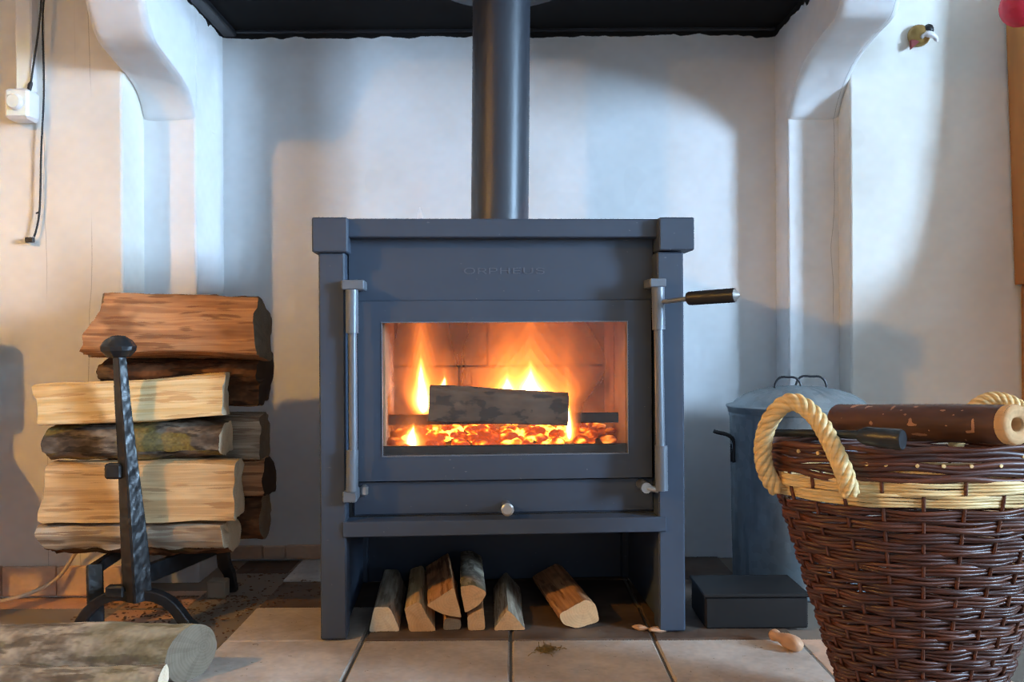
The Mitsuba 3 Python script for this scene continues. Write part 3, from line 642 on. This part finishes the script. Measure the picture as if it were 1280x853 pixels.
# ------------------------------------------------------------------ zinc can
zc = thing('ash_can', 'galvanised metal can with a domed lid beside the right wall of the niche', 'metal can')
CX, CY2 = .672, .423
def lathe_uv(prof, sides=64):
    """surface of revolution with uv in metres"""
    p = np.asarray(prof, float); n = len(p); a = np.linspace(0, 2 * PI, sides + 1); d = np.r_[0, np.cumsum(np.linalg.norm(np.diff(p, axis=0), axis=1))]
    v = np.stack([p[:, None, 0] * np.cos(a), p[:, None, 0] * np.sin(a), np.repeat(p[:, 1:], sides + 1, 1)], -1).reshape(-1, 3)
    uv = np.stack([np.broadcast_to(a * .16, (n, sides + 1)), np.repeat(d[:, None], sides + 1, 1)], -1).reshape(-1, 2)
    i, j = np.meshgrid(np.arange(n - 1), np.arange(sides), indexing='ij'); s = sides + 1
    q = np.stack([i * s + j, i * s + j + 1, (i + 1) * s + j + 1, (i + 1) * s + j], -1).reshape(-1, 4)
    return trimesh.Trimesh(v, np.vstack([q[:, [0, 1, 2]], q[:, [0, 2, 3]]]), process=False), uv
m, uv = lathe_uv([(.0, .004), (.150, .004), (.1535, .0), (.156, .004), (.153, .010), (.153, .03), (.155, .14), (.1565, .26), (.158, .39), (.160, .396), (.1605, .402), (.158, .405)])
m.apply_translation([CX, CY2, -.004]); obj('body', m, 'zinc', zc, smooth=True, uv=uv)
m, uv = lathe_uv([(.1595, .404), (.1625, .404), (.1630, .412), (.1665, .4165), (.1665, .4195), (.160, .421), (.152, .423), (.143, .432), (.125, .444), (.09, .456), (.05, .463), (.0, .466)])
m.apply_translation([CX, CY2, -.004]); ld = obj('lid', m, 'zinc', zc, smooth=True, uv=uv)
for x0, x1, y in ((-.056, -.006, -.02), (.003, .064, .012)):
    pts = spline([(CX + x0 - .005, CY2 + y, .457), (CX + x0, CY2 + y, .475), (CX + x0 + .008, CY2 + y, .4815), (CX + (x0 + x1) / 2, CY2 + y, .482), (CX + x1 - .008, CY2 + y, .4805), (CX + x1, CY2 + y, .474), (CX + x1 + .005, CY2 + y, .455)], 30)
    obj('bail', tube(pts, .0026, 8), 'wire_dark', ld, smooth=40)
hx_ = CX - .158
obj('side_handle', tube(spline([(hx_ - .046, CY2 - .02, .358), (hx_ - .030, CY2 - .02, .353), (hx_ - .008, CY2 - .02, .345), (hx_ + .001, CY2 - .02, .333), (hx_ + .001, CY2 - .02, .31), (hx_ + .001, CY2 - .02, .285)], 24), .0046, 8), 'wire_dark', zc, smooth=40)
obj('side_handle_hinge', tube([(hx_ - .006, CY2 - .02, .327), (hx_ - .006, CY2 - .02, .286)], .002, 6), 'wire_dark', zc, smooth=40)

# low dark box and the turned handle before it
bxk = thing('low_box', 'low black metal box on the hearth between the stove and the basket', 'box')
obj('body', cbox(.378, .580, .075, .218, .0, .062, .003), 'box_black', bxk)
obj('lid', cbox(.374, .584, .071, .222, .062, .069, .002), 'box_black', bxk)
hm, _ = lathe_uv([(0, 0), (.008, .001), (.0115, .008), (.0105, .016), (.0085, .021), (.010, .030), (.0135, .045), (.0145, .058), (.0135, .072), (.010, .080), (.0, .082)], 24)
hm.apply_transform(frame((.488, .005, .0125), (.40, -1, .02)) @ trimesh.transformations.rotation_matrix(PI / 2, [0, 1, 0]))
tag(obj('turned_handle', hm, 'turned_wood', None, smooth=True), 'turned light wooden handle lying on the hearth before the black box', 'wooden handle')

# ------------------------------------------------------------------ wicker basket
bk = thing('wicker_basket', 'dark brown wicker log basket with a cream band and rope handles', 'basket')
BX, BY, NS = .600, -.377, 24
def brad(z): return np.interp(z, [0, .08, .197, .36, .44], [.098, .122, .158, .2080, .214])
def bpt(th, z, dr_=0.):
    r = brad(z) + dr_
    return np.stack([BX + r * np.cos(th), BY + r * .68 * np.sin(th), z * np.ones_like(th)], -1)
thl = np.linspace(0, 2 * PI, NS * 6, endpoint=False)
def weave_rod(z, phase, rad, amp=.0065, seed=0, front=0., jit=1.):
    rs = np.random.RandomState(seed); k1, k2 = rs.rand(2) * 6
    zz = z + jit * (.0018 * np.sin(thl * 5 + k1) + .0014 * np.sin(thl * 11 + k2)) + front * .5 * (1 - np.sin(thl))
    off = amp * np.cos(thl * NS / 2 + phase * PI) + .0012 * (rs.rand() - .5)
    p = bpt(thl, zz, 0.) ; d = np.stack([np.cos(thl), .8 * np.sin(thl), 0 * thl], -1); p = p + d * off[:, None]
    return loop_tube(p, rad * (1 + .18 * np.sin(thl * 7 + k2)), 6)
s_ = 0
for row in range(22):
    for r in range(3):
        z = .006 + row * .0153 + r * .0050; s_ += 1
        obj('weaver', weave_rod(z, row % 2, .0029 + .0005 * R.random(), .0042, s_, jit=.7), R.choice(['willow_dark', 'willow_red', 'willow_dark']), bk, smooth=True)
for row in range(2):
    for r in range(4):
        s_ += 1; obj('band_weaver', weave_rod(.3455 + row * .0175 + r * .0044, row % 2, .0027, .0042, s_, jit=.4), 'willow_cream', bk, smooth=True)
for r in range(7):
    s_ += 1; obj('border_rod', weave_rod(.381 + r * .0052, 0, .0043, .0008, s_, front=.010 * r / 6), 'willow_dark' if r % 3 else 'willow_red', bk, smooth=True)
for k_ in range(NS):
    th = np.full(14, 2 * PI * (k_ + .5 * 0) / NS); zz = np.linspace(.0, .382, 14)
    obj('stake', tube(bpt(th, zz, 0.), .0026, 6), 'willow_red', bk, smooth=True)
for k_ in range(16):
    th = np.array([-PI / 2 - 1.15 + k_ * .165 + .05 * R.random()]); zf = .395 + .011 * (R.random() > .5)
    a = bpt(th, np.array([zf + .006]), .002)[0]; d = np.array([math.cos(th[0]), math.sin(th[0]), 0])
    obj('cut_tip', tube([a, a + d * .0035], .0026, 8), 'willow_cream', bk)
thb = np.linspace(0, 2 * PI, 48, endpoint=False)
bv = np.vstack([bpt(thb, .004, -.004), [[BX, BY, .004]]]); J = np.arange(48)
obj('base', trimesh.Trimesh(bv, np.stack([J, (J + 1) % 48, 0 * J + 48], 1), process=False), 'willow_dark', bk)
def rope(path, R0, r, strands=5, turns=7, n=150):
    p = spline(path, n); t = np.gradient(p, axis=0); t /= np.linalg.norm(t, axis=1, keepdims=True)
    ref = np.array([.3, 1., .1]); a = np.cross(t, ref); a /= np.linalg.norm(a, axis=1, keepdims=True); b = np.cross(t, a); u = np.linspace(0, 1, n)
    return [tube(p + R0 * (np.cos(2 * PI * (turns * u + k / strands))[:, None] * a + np.sin(2 * PI * (turns * u + k / strands))[:, None] * b), r, 7) for k in range(strands)]
def handle(path, R0=.0082, r=.0052, turns=5):
    h = None
    for m in rope(path, R0, r, 5, turns):
        if h is None: h = obj('handle', m, 'willow_cream', bk, smooth=True)
        else: obj('strand', m, 'willow_cream', h, smooth=True)
E_=[]
def at(px, py, y):
    """point on the depth plane y from its place in the picture (used once to read off positions)"""
    D = y + 1.737; return ((px - 640) / 1150 * D, y, .57 - (py - 426.5) / 1150 * D)
handle([(.386, -.395, .352), (.366, -.400, .385), (.3625, -.405, .42), (.372, -.412, .455), (.397, -.430, .481), (.420, -.452, .465), (.434, -.480, .430), (.443, -.503, .395), (.450, -.508, .362)])
handle([(.714, -.255, .385), (.720, -.255, .420), (.737, -.260, .453), (.766, -.272, .472), (.797, -.288, .460), (.818, -.308, .42), (.820, -.322, .380)])

# basket contents
hl = thing('hollow_log', 'smooth brown bark branch with a hollow cream end, lying across the basket', 'log')
ML = frame((.535, -.235, .437), (.112, -.302, .020))
Lh, ro = .335, .0262
ang = np.linspace(0, 2 * PI, 33); xs = np.linspace(0, Lh, 40); rs = np.random.RandomState(5)
XX, AA = np.meshgrid(xs, ang, indexing='ij'); rr = ro * (1 + .10 * (meshkit.fbm(np.stack([XX * 12, np.cos(AA) * .8, np.sin(AA) * .8], -1), 2, 3) - .5))
vv = np.stack([XX, rr * np.cos(AA), rr * np.sin(AA)], -1).reshape(-1, 3); i, j = np.meshgrid(np.arange(39), np.arange(32), indexing='ij'); q = np.stack([i * 33 + j, i * 33 + j + 1, (i + 1) * 33 + j + 1, (i + 1) * 33 + j], -1).reshape(-1, 4)
bm = trimesh.Trimesh(vv, np.vstack([q[:, [0, 2, 1]], q[:, [0, 3, 2]]]), process=False); bm.invert(); bm.apply_transform(ML)
obj('bark', bm, 'bark_smooth', hl, smooth=True, uv=np.stack([XX, AA * ro], -1).reshape(-1, 2))
em, _ = lathe_uv([(.0075, -.03), (.0085, -.002), (.011, .0015), (.020, .003), (.0255, .0015), (.0268, -.004), (.0262, -.012)], 32)
R90 = trimesh.transformations.rotation_matrix(PI / 2, [0, 1, 0]); E1 = trimesh.transformations.translation_matrix([Lh, 0, 0])
euv = (em.vertices[:, :2]).copy(); em.apply_transform(ML @ E1 @ R90); obj('cut_end', em, 'end_tan', hl, smooth=True, uv=euv)
hd_, _ = lathe_uv([(0, -.028), (.0078, -.028)], 16); hd_.apply_transform(ML @ E1 @ R90); obj('hole', hd_, 'hole_dark', hl)
cd, _ = lathe_uv([(0, 0), (.026, .002)], 24); cd.apply_transform(ML @ R90); obj('far_end', cd, 'hole_dark', hl)
tl = thing('iron_poker', 'black iron tool with a socket end lying over the rim of the basket', 'poker')
obj('shaft', tube([(.385, -.380, .432), (.43, -.440, .437), (.476, -.507, .441)], .0058, 10), 'wrought_iron', tl, smooth=40)
obj('socket', tube([(.466, -.500, .440), (.473, -.508, .440), (.506, -.538, .438), (.508, -.540, .438)], [.008, .0125, .0140, .0125], 20), 'wrought_iron', tl, smooth=40)
tag(obj('cork_stub', tube([(.712, -.258, .405), (.716, -.250, .455), (.717, -.249, .4625)], [.008, .0085, .005], 14), 'willow_cream', None, smooth=40), 'small cream wooden stub showing above the brown branch in the basket', 'stub')
# ------------------------------------------------------------------ things on the walls
sw = thing('wall_switch', 'white square surface switch box on the left wall', 'switch')
bxm = cbox(-1.121, -1.067, .298, .352, 1.070, 1.137, .006); obj('housing', bxm, 'white_plastic', sw, smooth=30)
kd = tube([(-1.096, .300, 1.106), (-1.096, .292, 1.106), (-1.096, .288, 1.106)], [.0185, .0175, .014], 28); obj('dial', kd, 'white_plastic', sw, smooth=30)
cn = obj('cable_duct', cbox(-1.108, -1.072, .322, .353, 1.137, 2.6, .003), 'white_plastic'); tag(cn, 'white cable duct running up the left wall from the switch', 'cable duct')
def wp(px, py, y=.335):
    return at(px, py, y)
c1 = thing('power_cord', 'short thin black cord ending in a pin above the switch', 'cord')
obj('wire', tube(spline([(-1.046, .318, 1.37), (-1.05, .318, 1.30), (-1.061, .318, 1.22), (-1.071, .318, 1.153)], 24), .0022, 6), 'cord_black', c1, smooth=True)
obj('plug', tube([(-1.070, .318, 1.156), (-1.0725, .318, 1.150), (-1.0765, .318, 1.132)], [.003, .0052, .004], 10), 'cord_black', c1, smooth=30); obj('pin', tube([(-1.0765, .318, 1.133), (-1.0785, .318, 1.119)], .0012, 6), 'steel_grey', c1)
c2 = thing('power_cord', 'long thin black cord hanging down the left wall with a small plug at its end', 'cord')
obj('wire', tube(spline([(-1.043, .330, 1.37), (-1.050, .330, 1.30), (-1.051, .334, 1.22), (-1.054, .340, 1.12), (-1.060, .341, 1.02), (-1.063, .341, .92), (-1.066, .341, .865), (-1.078, .341, .812)], 60), .0021, 6), 'cord_black', c2, smooth=True)
obj('plug', place(cbox(-.0095, .0095, -.005, .005, -.006, .006, .0015), -1.087, .340, .805), 'cord_black', c2); obj('side_clip', tube([(-1.066, .341, .868), (-1.073, .341, .865)], .002, 6), 'cord_black', c2)
tag(obj('floor_cable', tube(spline([(-.945, .325, .12), (-.985, .325, .095), (-1.01, .32, .055), (-1.06, .30, .022), (-1.13, .29, .004), (-1.25, .28, .001), (-1.5, .27, .001)], 60), .0042, 8), 'cord_beige', None, smooth=True), 'beige cable running from behind the log stack down to the floor', 'cable')
hk = thing('wall_hook', 'small brass wall ornament with a white curved beak on the right wall', 'wall ornament')
dm = trimesh.creation.icosphere(3, 1.0); dm.vertices *= [.027, .020, .027]; dm.apply_translation([1.001, .516, 1.312]); obj('dome', dm, 'brass', hk, smooth=True)
dk = trimesh.creation.icosphere(2, 1.0); dk.vertices *= [.012, .014, .015]; dk.apply_translation([1.020, .506, 1.322]); obj('dark_patch', dk, 'grip_black', hk, smooth=True)
obj('beak', tube(spline([(1.000, .50, 1.302), (1.012, .492, 1.308), (1.026, .490, 1.302), (1.034, .492, 1.288)], 16), [.005] * 4 + [.008] * 6 + [.006] * 4 + [.004, .002], 10), 'white_plastic', hk, smooth=True)
obj('red_tab', prism_y([(.976, 1.298), (1.000, 1.296), (.977, 1.276)], .502, .512), 'maroon', hk)
# wooden cupboard at the right edge
cb = thing('wooden_cupboard', 'orange-brown wooden cupboard side at the right edge of the picture', 'cupboard')
us = prism_x([(.515, .70), (.17, .70), (.19, .715), (.25, .735), (.305, .78), (.335, .85), (.362, 1.0), (.385, 1.2), (.40, 1.4), (.40, 2.0), (.515, 2.0)], 1.232, 1.240)  # front edge out of view, curved to shape the shade on the right wall
us.vertices[:, 0] -= (us.vertices[:, 2] - .70) * .0277
obj('upper_side', us, 'cabinet_wood', cb)
obj('upper_body', prism_y([(1.241, .70), (1.95, .70), (1.95, 2.0), (1.205, 2.0)], .405, .515), 'cabinet_wood', cb)
obj('unseen_lower_body', cbox(1.245, 1.95, .17, .515, .0, .70, .004), 'cabinet_wood', cb)  # out of view, placed to shade the lower right wall
obj('strap', cat([prism_y([(1.198, 1.018), (1.225, 1.030), (1.245, 1.035), (1.245, 1.050), (1.225, 1.048)], .352, .357)]), 'wrought_iron', cb)
bl = trimesh.creation.icosphere(3, .043); bl.apply_translation([1.130, .300, 1.303]); rb = thing('red_ball', 'round red ball hanging at the top of the wooden cupboard', 'ball')
obj('ball', bl, 'enamel_red', rb, smooth=True); obj('cord', tube([(1.130, .300, 1.345), (1.135, .30, 1.6), (1.16, .33, 1.9), (1.21, .358, 1.95)], .002, 6), 'cord_black', rb)
# sliver of a dark blue dotted thing at the left edge; stool shape assumed
ch = thing('blue_dotted_object', 'dark blue dotted object just visible at the left edge, shaped as a stool back', 'stool')
obj('back', cbox(-1.50, -1.147, .255, .30, .42, .602, .012), 'blue_cloth', ch, smooth=30)
obj('seat', cbox(-1.50, -1.16, .02, .30, .30, .36, .01), 'blue_cloth', ch, smooth=30)
for x in (-1.48, -1.185):
    for y in (.04, .28): obj('leg', cbox(x - .015, x + .015, y - .015, y + .015, -.004, .302 if y < .1 else .43, .003), 'cabinet_wood', ch)

# ------------------------------------------------------------------ crumbs and chips
def chips(n, region, seed, smin, smax):
    rs = np.random.RandomState(seed); out = []
    while len(out) < n:
        x, y = region(rs); s = rs.uniform(smin, smax); m = trimesh.creation.icosphere(0, 1.0)
        m.vertices *= [s * rs.uniform(.6, 1.8), s * rs.uniform(.5, 1.1), s * rs.uniform(.2, .45)]; m.vertices *= 1 + .5 * (rs.rand(len(m.vertices), 1) - .5)
        m.apply_transform(trimesh.transformations.rotation_matrix(rs.rand() * 6.28, [0, 0, 1])); m.apply_translation([x, y, .001 - .003]); out.append(m)
    return cat(out)
def reg_stack(rs):
    return rs.uniform(-.92, -.50), min(.34, .24 + rs.randn() * .09)
tag(obj('bark_crumbs', cat([chips(520, reg_stack, 5, .0012, .0045), chips(200, lambda rs: (rs.uniform(-.72, -.42), rs.uniform(.28, .66)), 6, .0012, .0045)]), 'crumb'), 'scattered bark crumbs on the floor under the log stack', 'bark crumbs', kind='stuff')
tag(obj('hearth_crumbs', cat([chips(70, lambda rs: (rs.uniform(-.5, .55), rs.uniform(-.25, .06)), 8, .0012, .004), chips(90, lambda rs: (rs.uniform(-.28, .28), rs.uniform(.05, .25)), 9, .0015, .005)]), 'crumb'), 'tiny wood crumbs scattered over the pale hearth tiles', 'crumbs', kind='stuff')
def chip(px, z0, w, d, h, seed, rz, mt, lb, g=None):
    m = lump(1, seed, 2); m.vertices *= [w, d, h]; m = place(m, px[0], px[1], z0, rz)
    tag(obj('wood_chip', m, mt, None, smooth=40), lb, 'wood chip', g)
chip((.285, .062), .004, .022, .010, .006, 3, 10, 'wood_chip_m' if False else 'turned_wood', 'orange wood chip lying against the right foot of the stove')
chip((.250, .075), .004, .016, .009, .005, 4, -20, 'turned_wood', 'smaller orange wood chip left of the one at the right foot of the stove')
mm = []
rs = np.random.RandomState(12)
for i in range(70):
    a = np.array([.062 + rs.randn() * .010, -.045 + rs.randn() * .008, .001]); d = rs.randn(3) * [.008, .008, .003]; mm.append(tube([a, a + d * .5 + [0, 0, .004], a + d + [0, 0, abs(d[2])]], .0007, 4))
tag(obj('moss_tuft', cat(mm), 'moss_dry'), 'small tuft of dry moss on the pale tile in front of the stove', 'moss', kind='stuff')
